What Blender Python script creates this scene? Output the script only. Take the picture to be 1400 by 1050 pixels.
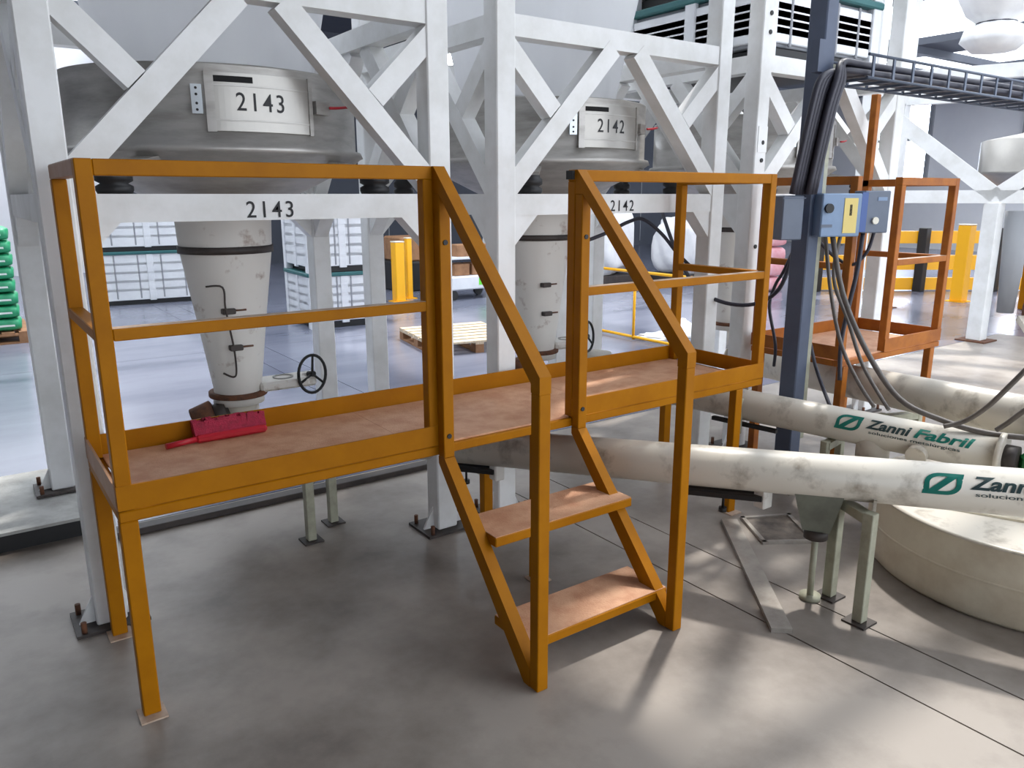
import bpy, bmesh, math, random
from mathutils import Vector, Matrix

random.seed(7)
for o in list(bpy.data.objects):
    bpy.data.objects.remove(o, do_unlink=True)
scene = bpy.context.scene
COL = scene.collection

# ------------------------------------------------------------------ camera
PITCH, ROLL, YAW = 0.2375, -0.0013, 0.6186
CAM = Vector((-0.319, -2.6074, 1.7309))
_fw = Vector((math.sin(YAW) * math.cos(PITCH), math.cos(YAW) * math.cos(PITCH), -math.sin(PITCH)))
_rt = Vector((math.cos(YAW), -math.sin(YAW), 0))
_up = _rt.cross(_fw)
_r2 = _rt * math.cos(ROLL) + _up * math.sin(ROLL)
_u2 = -_rt * math.sin(ROLL) + _up * math.cos(ROLL)
cd = bpy.data.cameras.new('camera')
cam = bpy.data.objects.new('camera', cd)
COL.objects.link(cam)
M = Matrix((_r2, _u2, -_fw)).transposed().to_4x4()
M.translation = CAM
cam.matrix_world = M
cd.sensor_fit = 'HORIZONTAL'
cd.sensor_width = 36.0
cd.lens = 1064.29 / 1400 * 36.0
cd.clip_start = 0.05
cd.clip_end = 200
scene.camera = cam

# ------------------------------------------------------------------ world, sun, exposure
SKY_STRENGTH = 2.0
SUN_STRENGTH = 1.9
scene.view_settings.view_transform = 'Standard'
scene.view_settings.look = 'None'
scene.view_settings.gamma = 1.0
scene.view_settings.use_curve_mapping = False
scene.view_settings.exposure = 0.92
w = bpy.data.worlds.new('sky')
scene.world = w
w.use_nodes = True
bg = w.node_tree.nodes['Background']
bg.inputs['Color'].default_value = (0.86, 0.92, 1.0, 1)
bg.inputs['Strength'].default_value = SKY_STRENGTH
sd = bpy.data.lights.new('sun', 'SUN')
sd.energy = SUN_STRENGTH
sd.angle = math.radians(2.6)
sd.color = (1.0, 0.96, 0.9)
sun = bpy.data.objects.new('sun', sd)
COL.objects.link(sun)
_az, _el = math.radians(30), math.radians(61.5)
_ld = Vector((math.cos(_az) * math.cos(_el), math.sin(_az) * math.cos(_el), math.sin(_el)))
sun.rotation_euler = _ld.to_track_quat('Z', 'Y').to_euler()
sun.location = (6, 2, 12)

# ------------------------------------------------------------------ materials
def lin(c):
    return tuple((v / 12.92 if v <= 0.04045 else ((v + 0.055) / 1.055) ** 2.4) for v in [x / 255 for x in c])

MATS = {}
def mat(name, rgb, rough=0.5, metal=0.0, var=None, scale=6.0, amount=0.5, bump=0.0, bscale=60.0,
        emit=None, spec=0.5, detail=6.0, stretch=None, lo=0.4, hi=0.65):
    if name in MATS:
        return MATS[name]
    m = bpy.data.materials.new(name)
    m.use_nodes = True
    nt = m.node_tree
    b = nt.nodes['Principled BSDF']
    col = lin(rgb)
    b.inputs['Base Color'].default_value = (*col, 1)
    b.inputs['Roughness'].default_value = rough
    b.inputs['Metallic'].default_value = metal
    b.inputs['Specular IOR Level'].default_value = spec
    tc = nt.nodes.new('ShaderNodeTexCoord')
    src = tc.outputs['Object']
    if stretch:
        mp = nt.nodes.new('ShaderNodeMapping')
        mp.inputs['Scale'].default_value = stretch
        nt.links.new(src, mp.inputs['Vector'])
        src = mp.outputs['Vector']
    if var is not None:
        n = nt.nodes.new('ShaderNodeTexNoise')
        n.inputs['Scale'].default_value = scale
        n.inputs['Detail'].default_value = detail
        n.inputs['Roughness'].default_value = 0.62
        nt.links.new(src, n.inputs['Vector'])
        r = nt.nodes.new('ShaderNodeMapRange')
        r.inputs['From Min'].default_value = lo
        r.inputs['From Max'].default_value = hi
        r.inputs['To Max'].default_value = amount
        nt.links.new(n.outputs['Fac'], r.inputs['Value'])
        mx = nt.nodes.new('ShaderNodeMix')
        mx.data_type = 'RGBA'
        mx.inputs['A'].default_value = (*col, 1)
        mx.inputs['B'].default_value = (*lin(var), 1)
        nt.links.new(r.outputs['Result'], mx.inputs['Factor'])
        nt.links.new(mx.outputs['Result'], b.inputs['Base Color'])
    if bump:
        n2 = nt.nodes.new('ShaderNodeTexNoise')
        n2.inputs['Scale'].default_value = bscale
        n2.inputs['Detail'].default_value = 4
        nt.links.new(src, n2.inputs['Vector'])
        bp = nt.nodes.new('ShaderNodeBump')
        bp.inputs['Strength'].default_value = bump
        bp.inputs['Distance'].default_value = 0.01
        nt.links.new(n2.outputs['Fac'], bp.inputs['Height'])
        nt.links.new(bp.outputs['Normal'], b.inputs['Normal'])
    if emit:
        b.inputs['Emission Color'].default_value = (*lin(emit[0]), 1)
        b.inputs['Emission Strength'].default_value = emit[1]
    MATS[name] = m
    return m

ORANGE = mat('safety_orange_paint', (168, 107, 5), 0.48, var=(148, 90, 4), scale=5, amount=0.55, bump=0.05, spec=0.12)
ORANGE_OLD = mat('worn_orange_paint', (168, 100, 34), 0.5, var=(130, 72, 32), scale=7, amount=0.7, bump=0.05, spec=0.25)
TAN_ORANGE = mat('tan_orange_paint', (166, 124, 92), 0.5, var=(150, 96, 44), scale=8, amount=0.6)  # tan tone for the left end rail and toe board
DECKM = mat('dusty_chequer_plate', (210, 162, 128), 0.6, var=(184, 128, 94), scale=9, amount=0.8, bump=0.35, bscale=140)
EDGE = mat('bare_dusty_steel', (190, 168, 148), 0.5, var=(150, 120, 100), scale=20, amount=0.6)
WHITE = mat('white_frame_paint', (236, 237, 237), 0.45, var=(212, 212, 208), scale=4, amount=0.6)
WHITE_DIRTY = mat('stained_white_paint', (224, 221, 215), 0.5, var=(126, 88, 62), scale=8, amount=0.75, lo=0.60, hi=0.74)
RUST = mat('rusty_steel', (112, 70, 46), 0.8, var=(70, 50, 40), scale=30, amount=0.8)
STEEL = mat('stainless_steel', (180, 177, 173), 0.42, 0.45, var=(140, 136, 130), scale=3.5, amount=0.7, stretch=(1, 1, 5))
STEEL_L = mat('stainless_sheet', (162, 159, 154), 0.36, 0.6, var=(170, 166, 160), scale=6, amount=0.7)
FABRIC = mat('white_silo_fabric', (246, 246, 246), 0.8, var=(234, 234, 238), scale=5, amount=0.6, bump=0.4, bscale=5, stretch=(1, 1, .25))
def translucent(m, k):
    nt = m.node_tree
    b = nt.nodes['Principled BSDF']
    out = [n for n in nt.nodes if n.type == 'OUTPUT_MATERIAL'][0]
    tr = nt.nodes.new('ShaderNodeBsdfTranslucent')
    tr.inputs['Color'].default_value = (0.85, 0.86, 0.88, 1)
    mx = nt.nodes.new('ShaderNodeMixShader')
    mx.inputs[0].default_value = k
    nt.links.new(b.outputs[0], mx.inputs[1])
    nt.links.new(tr.outputs[0], mx.inputs[2])
    nt.links.new(mx.outputs[0], out.inputs['Surface'])
translucent(FABRIC, 0.72)
BLACK = mat('black_rubber', (26, 26, 28), 0.55)
BLACKP = mat('black_print', (30, 30, 34), 0.6)
DARKBAR = mat('dark_brown_steel', (70, 62, 58), 0.6, var=(44, 40, 40), scale=8, amount=0.7)
CONC = mat('concrete_floor', (158, 149, 140), 0.45, var=(94, 85, 78), scale=1.3, amount=0.8, bump=0.06, bscale=30, detail=9)  # noise mottling stands for both stains and soft shadow patches
CONC_L = mat('smooth_grey_floor', (126, 129, 144), 0.22, var=(96, 100, 117), scale=0.9, amount=0.7, bump=0.03, bscale=20, stretch=(.4, 1.2, 1))
KERB = mat('pale_kerb_concrete', (176, 176, 172), 0.7, var=(140, 138, 134), scale=8, amount=0.7, bump=0.2)
CREAM = mat('cream_pipe_paint', (206, 199, 186), 0.36, var=(112, 98, 80), scale=6.5, amount=0.8, lo=0.54, hi=0.74)
CREAM_D = mat('cream_drum_paint', (214, 205, 184), 0.45, var=(164, 144, 116), scale=3, amount=0.6, lo=0.45, hi=0.75)
LEGM = mat('grey_green_paint', (170, 170, 150), 0.5, var=(128, 126, 110), scale=10, amount=0.6)
LEGD = mat('dull_green_grey_paint', (120, 124, 112), 0.55, var=(92, 92, 84), scale=10, amount=0.6)
GREYBLUE = mat('blue_grey_column_paint', (80, 90, 112), 0.5, var=(68, 77, 96), scale=4, amount=0.6)
BOXBLUE = mat('pale_blue_box_paint', (122, 146, 178), 0.45, var=(108, 130, 160), scale=6, amount=0.5)
BOXDARK = mat('slate_box_paint', (96, 106, 124), 0.45, var=(84, 94, 112), scale=6, amount=0.5)
BLUE = mat('strong_blue_paint', (58, 88, 150), 0.45)
CABLE = mat('grey_cable_sheath', (104, 98, 94), 0.5, var=(80, 76, 74), scale=12, amount=0.6)
CABLE_D = mat('dark_cable_sheath', (50, 50, 62), 0.5)
RED = mat('red_bristles', (172, 24, 62), 0.7, var=(126, 12, 42), scale=40, amount=0.7, bump=0.4, bscale=180)
REDP = mat('red_plastic', (188, 30, 46), 0.4)
TEALP = mat('teal_print', (16, 122, 108), 0.5)
GREENP = mat('green_motor_paint', (34, 116, 60), 0.4)
DKPRINT = mat('dark_green_print', (48, 70, 72), 0.5)
CRATEW = mat('white_crate_plastic', (226, 228, 232), 0.5, var=(204, 206, 212), scale=3, amount=0.5)
CRATEG = mat('grey_crate_mesh', (146, 148, 154), 0.55)
TEALB = mat('teal_strap', (44, 98, 100), 0.55)
WOOD = mat('pale_pallet_wood', (208, 192, 168), 0.75, var=(182, 158, 126), scale=6, amount=0.7, stretch=(1, 8, 1))
WOODB = mat('brown_pallet_wood', (160, 118, 84), 0.8, var=(120, 84, 58), scale=6, amount=0.7)
GREENS = mat('green_sack_film', (46, 158, 110), 0.4, var=(26, 124, 84), scale=7, amount=0.7, bump=0.5, bscale=14)
SACKW = mat('white_sack_print', (226, 232, 228), 0.5)
CARD = mat('brown_cardboard', (112, 90, 62), 0.8)
YELLOW = mat('bright_yellow_paint', (250, 182, 12), 0.4)
BAGW = mat('white_woven_bag', (240, 240, 240), 0.8, var=(222, 222, 226), scale=6, amount=0.5, bump=0.5, bscale=9)
PINK = mat('pink_sack_film', (236, 190, 200), 0.5, var=(222, 140, 150), scale=4, amount=0.7)
WALLM = mat('white_wall_panel', (226, 226, 228), 0.6, var=(214, 214, 218), scale=0.6, amount=0.6)
GREYW = mat('grey_wall_panel', (150, 152, 156), 0.6, var=(138, 140, 146), scale=0.6, amount=0.6)
ROOFM = mat('dark_roof_sheet', (74, 78, 88), 0.7, var=(60, 64, 74), scale=0.8, amount=0.6)
LAMPM = mat('lamp_glow', (255, 255, 255), 0.4, emit=((235, 244, 255), 40))
GLASSM = mat('daylight_window', (235, 242, 255), 0.3, emit=((225, 236, 255), 9))
LABELY = mat('yellow_warning_label', (222, 200, 120), 0.5)
LABELW = mat('white_label', (224, 220, 206), 0.5)
LIME = mat('lime_green_label', (110, 220, 60), 0.5)
GALV = mat('galvanised_strip', (170, 164, 156), 0.4, 0.5, var=(140, 132, 124), scale=12, amount=0.7)
HINGE = mat('bright_hinge_steel', (214, 222, 228), 0.35, 0.4)
GAPM = mat('dark_slot', (22, 22, 24), 0.9)

# ------------------------------------------------------------------ mesh builder
class MB:
    def __init__(s):
        s.v, s.f, s.sm = [], [], []
    def _add(s, vs, fs, smooth=False):
        k = len(s.v)
        s.v += [Vector(p) for p in vs]
        s.f += [tuple(i + k for i in f) for f in fs]
        s.sm += [smooth] * len(fs)
        return s
    def box(s, a, b):
        (x0, y0, z0), (x1, y1, z1) = a, b
        vs = [(x0, y0, z0), (x1, y0, z0), (x1, y1, z0), (x0, y1, z0), (x0, y0, z1), (x1, y0, z1), (x1, y1, z1), (x0, y1, z1)]
        return s._add(vs, [(0, 3, 2, 1), (4, 5, 6, 7), (0, 1, 5, 4), (1, 2, 6, 5), (2, 3, 7, 6), (3, 0, 4, 7)])
    def bbox(s, a, b, bev=0.004):
        """box with chamfered edges"""
        bm = bmesh.new()
        bmesh.ops.create_cube(bm, size=1)
        sx, sy, sz = [abs(b[i] - a[i]) for i in range(3)]
        c = [(a[i] + b[i]) / 2 for i in range(3)]
        for v in bm.verts:
            v.co = Vector((v.co.x * sx + c[0], v.co.y * sy + c[1], v.co.z * sz + c[2]))
        bev = min(bev, min(sx, sy, sz) * 0.45)
        bmesh.ops.bevel(bm, geom=list(bm.edges), offset=bev, segments=1, affect='EDGES')
        bm.verts.index_update()
        s._add([v.co.copy() for v in bm.verts], [[v.index for v in f.verts] for f in bm.faces])
        bm.free()
        return s
    def bar(s, p, q, w, h, up=(0, 0, 1), ext0=0, ext1=0):
        """rectangular bar from p to q; w across, h along up"""
        p, q = Vector(p), Vector(q)
        d = (q - p).normalized()
        p = p - d * ext0
        q = q + d * ext1
        x = d.cross(Vector(up)).normalized()
        u = x.cross(d).normalized()
        vs = []
        for c in (p, q):
            for a, b in ((-1, -1), (1, -1), (1, 1), (-1, 1)):
                vs.append(c + x * (a * w / 2) + u * (b * h / 2))
        return s._add(vs, [(0, 1, 2, 3), (7, 6, 5, 4), (0, 4, 5, 1), (1, 5, 6, 2), (2, 6, 7, 3), (3, 7, 4, 0)])
    def cyl(s, p, q, r, n=20, r2=None, cap=True):
        p, q = Vector(p), Vector(q)
        r2 = r if r2 is None else r2
        d = (q - p).normalized()
        a = Vector((0, 0, 1)) if abs(d.z) < 0.9 else Vector((1, 0, 0))
        x = d.cross(a).normalized()
        y = d.cross(x)
        vs = []
        for c, rr in ((p, r), (q, r2)):
            for i in range(n):
                t = 2 * math.pi * i / n
                vs.append(c + x * math.cos(t) * rr + y * math.sin(t) * rr)
        k = len(s.v)
        s._add(vs, [(i, (i + 1) % n, n + (i + 1) % n, n + i) for i in range(n)], True)
        if cap:
            s.f += [tuple(k + i for i in range(n))[::-1], tuple(k + n + i for i in range(n))]
            s.sm += [False, False]
        return s
    def lathe(s, c, prof, n=48, wave=None):
        """prof: list of (r, z) revolved about a vertical axis at c"""
        vs = []
        for j, (r, z) in enumerate(prof):
            for i in range(n):
                t = 2 * math.pi * i / n
                rr = r
                if wave:
                    rr = r * (1 + wave(t, z))
                vs.append((c[0] + rr * math.cos(t), c[1] + rr * math.sin(t), c[2] + z))
        fs = []
        for j in range(len(prof) - 1):
            for i in range(n):
                fs.append((j * n + i, j * n + (i + 1) % n, (j + 1) * n + (i + 1) % n, (j + 1) * n + i))
        return s._add(vs, fs, True)
    def arcbox(s, c, r0, r1, a0, a1, z0, z1, n=12):
        vs = []
        for i in range(n + 1):
            t = math.radians(a0 + (a1 - a0) * i / n)
            for r, z in ((r0, z0), (r1, z0), (r1, z1), (r0, z1)):
                vs.append((c[0] + r * math.cos(t), c[1] + r * math.sin(t), c[2] + z))
        fs = []
        for i in range(n):
            for k in range(4):
                a, b = i * 4 + k, i * 4 + (k + 1) % 4
                fs.append((a, b, b + 4, a + 4))
        fs += [(3, 2, 1, 0), (n * 4, n * 4 + 1, n * 4 + 2, n * 4 + 3)]
        return s._add(vs, fs)
    def tube(s, pts, r, n=8, sub=5):
        P = [Vector(p) for p in pts]
        if sub > 1 and len(P) > 2:
            Q = []
            for i in range(len(P) - 1):
                p0, p1, p2, p3 = P[max(i - 1, 0)], P[i], P[i + 1], P[min(i + 2, len(P) - 1)]
                for k in range(sub):
                    t = k / sub
                    Q.append(0.5 * ((2 * p1) + (p2 - p0) * t + (2 * p0 - 5 * p1 + 4 * p2 - p3) * t * t + (3 * p1 - p0 - 3 * p2 + p3) * t ** 3))
            Q.append(P[-1])
            P = Q
        vs = []
        ref = None
        for i, p in enumerate(P):
            d = (P[min(i + 1, len(P) - 1)] - P[max(i - 1, 0)]).normalized()
            if ref is None:
                ref = Vector((0, 0, 1)) if abs(d.z) < 0.9 else Vector((1, 0, 0))
            x = d.cross(ref).normalized()
            ref = x.cross(d).normalized()
            for k in range(n):
                t = 2 * math.pi * k / n
                vs.append(p + (x * math.cos(t) + ref * math.sin(t)) * r)
        m = len(P)
        fs = [(i * n + k, i * n + (k + 1) % n, (i + 1) * n + (k + 1) % n, (i + 1) * n + k) for i in range(m - 1) for k in range(n)]
        k0 = len(s.v)
        s._add(vs, fs, True)
        s.f += [tuple(k0 + k for k in range(n))[::-1], tuple(k0 + (m - 1) * n + k for k in range(n))]
        s.sm += [False, False]
        return s
    def prism(s, poly, y0, y1):
        """poly in (x,z), extruded along y"""
        n = len(poly)
        vs = [(x, y0, z) for x, z in poly] + [(x, y1, z) for x, z in poly]
        return s._add(vs, [tuple(range(n)), tuple(range(2 * n - 1, n - 1, -1))] + [(i, i + n, (i + 1) % n + n, (i + 1) % n) for i in range(n)])
    def prismx(s, poly, x0, x1):
        n = len(poly)
        vs = [(x0, y, z) for y, z in poly] + [(x1, y, z) for y, z in poly]
        return s._add(vs, [tuple(range(n)), tuple(range(2 * n - 1, n - 1, -1))] + [(i, i + n, (i + 1) % n + n, (i + 1) % n) for i in range(n)])
    def build(s, name, material, parent=None):
        me = bpy.data.meshes.new(name)
        off = world_loc(parent) if parent else Vector((0, 0, 0))
        base = off
        if parent is None:
            # origin at the base centre of the thing
            xs = [v.x for v in s.v]; ys = [v.y for v in s.v]; zs = [v.z for v in s.v]
            base = Vector(((min(xs) + max(xs)) / 2, (min(ys) + max(ys)) / 2, min(zs)))
        me.from_pydata([tuple(v - base) for v in s.v], [], s.f)
        bm = bmesh.new()
        bm.from_mesh(me)
        bmesh.ops.recalc_face_normals(bm, faces=list(bm.faces))
        bm.to_mesh(me)
        bm.free()
        for p, sm in zip(me.polygons, s.sm):
            p.use_smooth = sm
        me.materials.append(material)
        o = bpy.data.objects.new(name, me)
        COL.objects.link(o)
        if parent:
            o.parent = parent
        else:
            o.location = base
        return o

def world_loc(o):
    v = Vector((0, 0, 0))
    while o is not None:
        v = v + o.location
        o = o.parent
    return v

def tag(o, label, cat, group=None):
    o['label'] = label
    o['category'] = cat
    if group:
        o['group'] = group
    return o

def thing(name, label, cat, loc, group=None):
    o = bpy.data.objects.new(name, None)
    o.empty_display_size = 0.1
    COL.objects.link(o)
    o.location = loc
    return tag(o, label, cat, group)

def struct(o):
    o['kind'] = 'structure'
    return o

def turn(o, deg):
    o.rotation_euler.z = math.radians(deg)
    return o

def copy_tree(o, parent=None):
    c = o.copy()
    COL.objects.link(c)
    c.parent = parent
    for ch in list(o.children):
        copy_tree(ch, c)
    return c

def text_shape(s, width=None, height=None, bold=0.0, shear=0.0, spacing=1.0):
    """triangulated letter outlines: list of (x, y), list of tris; baseline at y=0, x from 0"""
    cu = bpy.data.curves.new('letters', 'FONT')
    cu.body = s
    cu.size = 1.0
    cu.offset = bold
    cu.shear = shear
    cu.resolution_u = 4
    cu.space_character = spacing
    ob = bpy.data.objects.new('letters', cu)
    COL.objects.link(ob)
    dg = bpy.context.evaluated_depsgraph_get()
    me = bpy.data.meshes.new_from_object(ob.evaluated_get(dg))
    bm = bmesh.new()
    bm.from_mesh(me)
    bmesh.ops.triangulate(bm, faces=list(bm.faces))
    longe = [e for e in bm.edges if e.calc_length() > 0.25]
    if longe:
        bmesh.ops.subdivide_edges(bm, edges=longe, cuts=2)
        bmesh.ops.triangulate(bm, faces=list(bm.faces))
    bm.verts.index_update()
    vs = [(v.co.x, v.co.y) for v in bm.verts]
    fs = [tuple(v.index for v in f.verts) for f in bm.faces]
    bm.free()
    bpy.data.objects.remove(ob, do_unlink=True)
    bpy.data.curves.remove(cu)
    bpy.data.meshes.remove(me)
    x0 = min(v[0] for v in vs); x1 = max(v[0] for v in vs)
    y1 = max(v[1] for v in vs); y0 = min(0, min(v[1] for v in vs))
    sx = width / (x1 - x0) if width else (height / y1)
    sy = height / y1 if height else sx
    return [((x - x0) * sx, y * sy) for x, y in vs], fs

# ------------------------------------------------------------------ the hall: floor, walls, roof
m = MB().box((-14, -12, -0.06), (34, 26, -0.012))
floor = struct(m.build('floor', DARKBAR))
XJ = [-14, -7.5, -3.2, 0.55 - 1.2, 2.235, 2.545, 6.3, 10.5, 15, 20, 27, 34]
YJ = [-12, -6.0, -1.62 - 1.5, 1.80, 6.5, 12, 18, 26]
for i in range(len(XJ) - 1):
    for j in range(len(YJ) - 1):
        g = 0.004
        mt = CONC if YJ[j] < 1.7 and XJ[i] < 10 else CONC_L
        b = MB().box((XJ[i] + g, YJ[j] + g, -0.012), (XJ[i + 1] - g, YJ[j + 1] - g, 0.0))
        b.build('slab', mt, floor)

RZ = 5.0
m = MB().box((3.0, 18.0, 0), (34, 18.3, RZ))
wb = struct(m.build('wall_back', ROOFM))
MB().box((-14, 17.95, 0), (3.0, 18.25, RZ)).build('wall_panel', WALLM, wb)
for k in range(24):
    MB().box((-14 + 2 * k, 17.985, 0.15), (-14 + 2 * k + 0.03, 18.0, RZ - 0.1)).build('panel_seam', GREYW, wb)
m = MB().box((-8.3, -12, 0), (-8.0, 18, RZ))  # unseen wall added to block sky light from the left
wl = struct(m.build('wall_left_blocker', WALLM))
for k in range(14):
    MB().box((-8.0, -11.5 + 2 * k, 0.15), (-7.985, -11.47 + 2 * k, RZ - 0.1)).build('panel_seam', GREYW, wl)
m = MB().box((-8.0, -8.3, 0), (-1.2, -8.0, RZ))  # unseen partial wall added behind the camera to cut light on front faces
struct(m.build('wall_front_blocker', WALLM))
m = MB().box((26.0, -12, 0), (26.3, 18, RZ))
wr = struct(m.build('wall_right', WALLM))
# tall daylight windows in the end wall
for k, (y0, y1) in enumerate(((3.2, 4.6), (7.4, 8.2), (-1.5, 1.4), (11, 13))):
    wn = struct(MB().box((25.94, y0, 2.2), (25.99, y1, 4.7)).build('window_%d' % (k + 1), GLASSM))
    fr = MB()
    for yy in (y0, y1):
        fr.box((25.9, yy - 0.06, 2.14), (25.995, yy + 0.06, 4.76))
    for zz in (2.2, 3.5, 4.7):
        fr.box((25.9, y0, zz - 0.05), (25.995, y1, zz + 0.05))
    fr.build('window_frame', GREYW, wn)

# roof: dark sheets with open daylight strips along the hall
SLITS = [(0.2, 2.1), (3.75, 7.4), (8.6, 12.2), (15.0, 17.5), (21, 23)]  # openings placed and widened for their light; the first brightens a silo bag
roof = MB()
x = -14
edges = []
for a, b in SLITS:
    edges.append((x, a)); x = b
edges.append((x, 34))
for a, b in edges:
    roof.box((a, -12, RZ), (b, 4.0, RZ + 0.15))
roof.box((0.2, -12, RZ), (2.1, 0.9, RZ + 0.15))  # sheet added to keep the first opening's light off the front floor
# over the rear aisle the daylight openings are widened to brighten the back floor
RS = [(-14, -3.0), (-0.6, 0.8), (4.4, 5.6), (8.2, 9.4), (12.4, 14.0), (18, 19.6), (23, 34)]
for a, b in RS:
    roof.box((a, 4.0, RZ), (b, 9.6, RZ + 0.15))
roof.box((2.8, 9.6, RZ), (34, 18.3, RZ + 0.15))
roof.box((-14, 9.6, RZ), (-2.0, 18.3, RZ + 0.15))  # opening between these two sheets added so bright sky shows
ceil = struct(roof.build('ceiling', ROOFM))
for k in range(7):
    yy = (-9, -5.2, -2.6, -0.1, 3.5, 7.4, 13.6)[k]  # middle beam added to cast a soft dark band on the floor
    MB().box((-14, yy, RZ - 0.16), (34, yy + 0.14, RZ)).build('roof_beam', ROOFM, ceil)

# raised kerb and floor channel behind the front silo
kb = MB().box((-7.0, 1.80, 0.0), (0.10, 2.75, 0.10))
ko = struct(kb.build('trim_1', KERB))
MB().box((-7.0, 1.785, 0.0), (0.10, 1.80, 0.088)).build('face_strip', BLACK, ko)
MB().box((-7.0, 1.775, 0.088), (0.10, 1.83, 0.104)).build('edge_strip', KERB, ko)
ch = MB().bbox((0.14, 1.615, 0.0), (2.12, 1.70, 0.035), 0.004)
tag(ch.build('floor_channel', DARKBAR), 'low dark brown steel channel lying on floor behind the orange platform', 'channel')

# ------------------------------------------------------------------ orange access platforms
T = 0.048
def platform(name, label, x0, x1, y0, y1, paint, rails_front, stair=None, legs=(), tall=()):
    ZB, ZJ, ZT, ZM, ZR = 0.712, 0.753, 0.837, 1.337, 1.837
    root = thing(name, label, 'platform', ((x0 + x1) / 2, (y0 + y1) / 2, 0))
    # deck frame
    MB().bbox((x0, y0, ZB), (x1, y0 + T, ZJ - 0.003)).build('frame_beam', paint, root)
    MB().bbox((x0, y1 - T, ZB), (x1, y1, ZJ - 0.003)).build('frame_beam', paint, root)
    for xx in (x0, x1 - T):
        MB().bbox((xx, y0 + T, ZB), (xx + T, y1 - T, ZJ - 0.003)).build('frame_beam', paint, root)
    n = max(1, round((x1 - x0) / 1.1))
    for k in range(n):
        a = x0 + T + (x1 - x0 - 2 * T) * k / n
        b = x0 + T + (x1 - x0 - 2 * T) * (k + 1) / n
        MB().box((a + 0.001, y0 + 0.02, ZJ - 0.003), (b - 0.001, y1 - 0.012, ZJ + 0.005)).build('deck_plate', DECKM, root)
    # toe boards
    tt = 0.008
    def toe_x(a, b, y):
        MB().box((a, y, ZJ + 0.002), (b, y + tt, ZT)).build('toe_board', paint, root)
    toe_x(x0, x1, y1 - tt + 0.003)
    for a, b in rails_front:
        toe_x(a, b, y0 - 0.003)
    for xx in (x0, x1 - tt):
        MB().box((xx + (-0.003 if xx == x0 else 0.003), y0 + tt, ZJ + 0.002), (xx + tt + (-0.003 if xx == x0 else 0.003), y1 - tt, ZT)).build('toe_board', (TAN_ORANGE if xx == x0 and paint is ORANGE else paint), root)
    # end rails
    def post(px, py, z1=ZR):
        return MB().bbox((px, py, ZJ + 0.002), (px + T, py + T, z1), 0.003).build('post', paint, root)
    for (px, py) in ((x0, y0), (x1 - T, y0)):
        post(px, py, ZR)
    for (px, py) in ((x0, y1 - T), (x1 - T, y1 - T)):
        post(px, py, 2.42 if (px > x0 and 'back_right' in tall) else ZR - T)
    for xx in (x0, x1 - T):
        MB().bbox((xx, y0 + T, ZR - T), (xx + T, y1, ZR), 0.003).build('end_rail', (TAN_ORANGE if xx == x0 and paint is ORANGE else paint), root)
        MB().bbox((xx, y0 + T, ZM - 0.038), (xx + T, y1 - T, ZM), 0.003).build('mid_rail', paint, root)
        MB().box((xx + 0.001, y0 + 0.002, ZR), (xx + T - 0.001, y1 - 0.002, ZR + 0.001)).build('rail_dust', EDGE, root)
    for a, b in rails_front:
        a2 = a + T if a == x0 else a
        b2 = b - T if b == x1 else b
        MB().bbox((a2, y0, ZR - T), (b2, y0 + T, ZR), 0.003).build('top_rail', paint, root)
        MB().bbox((a + T, y0, ZM - 0.038), (b - T, y0 + T, ZM), 0.003).build('mid_rail', paint, root)
        MB().box((a + T, y0 + 0.002, ZM), (b - T, y0 + T - 0.002, ZM + 0.001)).build('rail_dust', EDGE, root)
        for e in (a, b - T):
            if e not in (x0, x1 - T):
                post(e, y0, ZR - T)
    # legs with foot plates
    for lx, ly in legs:
        lg = MB().bbox((lx, ly, 0.006), (lx + 0.055, ly + T, ZB), 0.003).build('leg', paint, root)
        MB().box((lx - 0.016, ly - 0.035, 0.0), (lx + 0.07, ly + T + 0.012, 0.006)).build('foot_plate', EDGE, lg)
    if stair:
        xa, xb, s = stair
        tread_x0, tread_x1 = xa + T - 0.002, xb - 0.004
        for xx in (xa, xb - T):
            # post, sloped handrail, newel and stringer in one plane
            pp = MB().bbox((xx, y0 - T, 0.71), (xx + T, y0 - 0.001, ZR - 0.1), 0.003).build('stair_post', paint, root)
            for zz in (0.80, 1.56):
                MB().cyl((xx + T / 2, y0 - T - 0.004, zz), (xx + T / 2, y0 - T, zz), 0.010, 12).build('bolt', BLACK, pp)
            MB().prismx([(y0, ZR), (y0 - 0.012, ZR), (y0 - s, 1.158), (y0 - s, 1.10), (y0 - s + T, 1.10), (y0 - s + T, 1.13), (y0 - T, ZR - 0.1), (y0, ZR - 0.1)], xx, xx + T).build('handrail', paint, root)
            MB().bbox((xx, y0 - s, 0.0), (xx + T, y0 - s + T, 1.10), 0.003).build('newel_post', paint, root)
            MB().prismx([(y0 - T, 0.71), (y0 - 0.001, 0.71), (y0 - 0.001, 0.68), (y0 - s + T + 0.035, 0.0), (y0 - s + T, 0.0), (y0 - s + T, 0.07)], xx, xx + T).build('stringer', paint, root)
            if xx != xa:
                MB().box((xx - 0.014, y0 + 0.002, ZR - 0.04), (xx - 0.0025, y0 + T - 0.002, ZR - 0.004)).build('end_cap', BLACK, root)
        for (z, ya, yb) in ((0.465, -0.34, -0.10), (0.137, -0.565, -0.325)):
            tr = MB().bbox((tread_x0, y0 + ya, z - 0.042), (tread_x1 + 0.02, y0 + yb, z - 0.003)).build('tread', paint, root)
            MB().box((tread_x0 + 0.003, y0 + ya + 0.004, z - 0.003), (tread_x1 + 0.017, y0 + yb - 0.004, z)).build('tread_plate', DECKM, tr)
    return root

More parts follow.
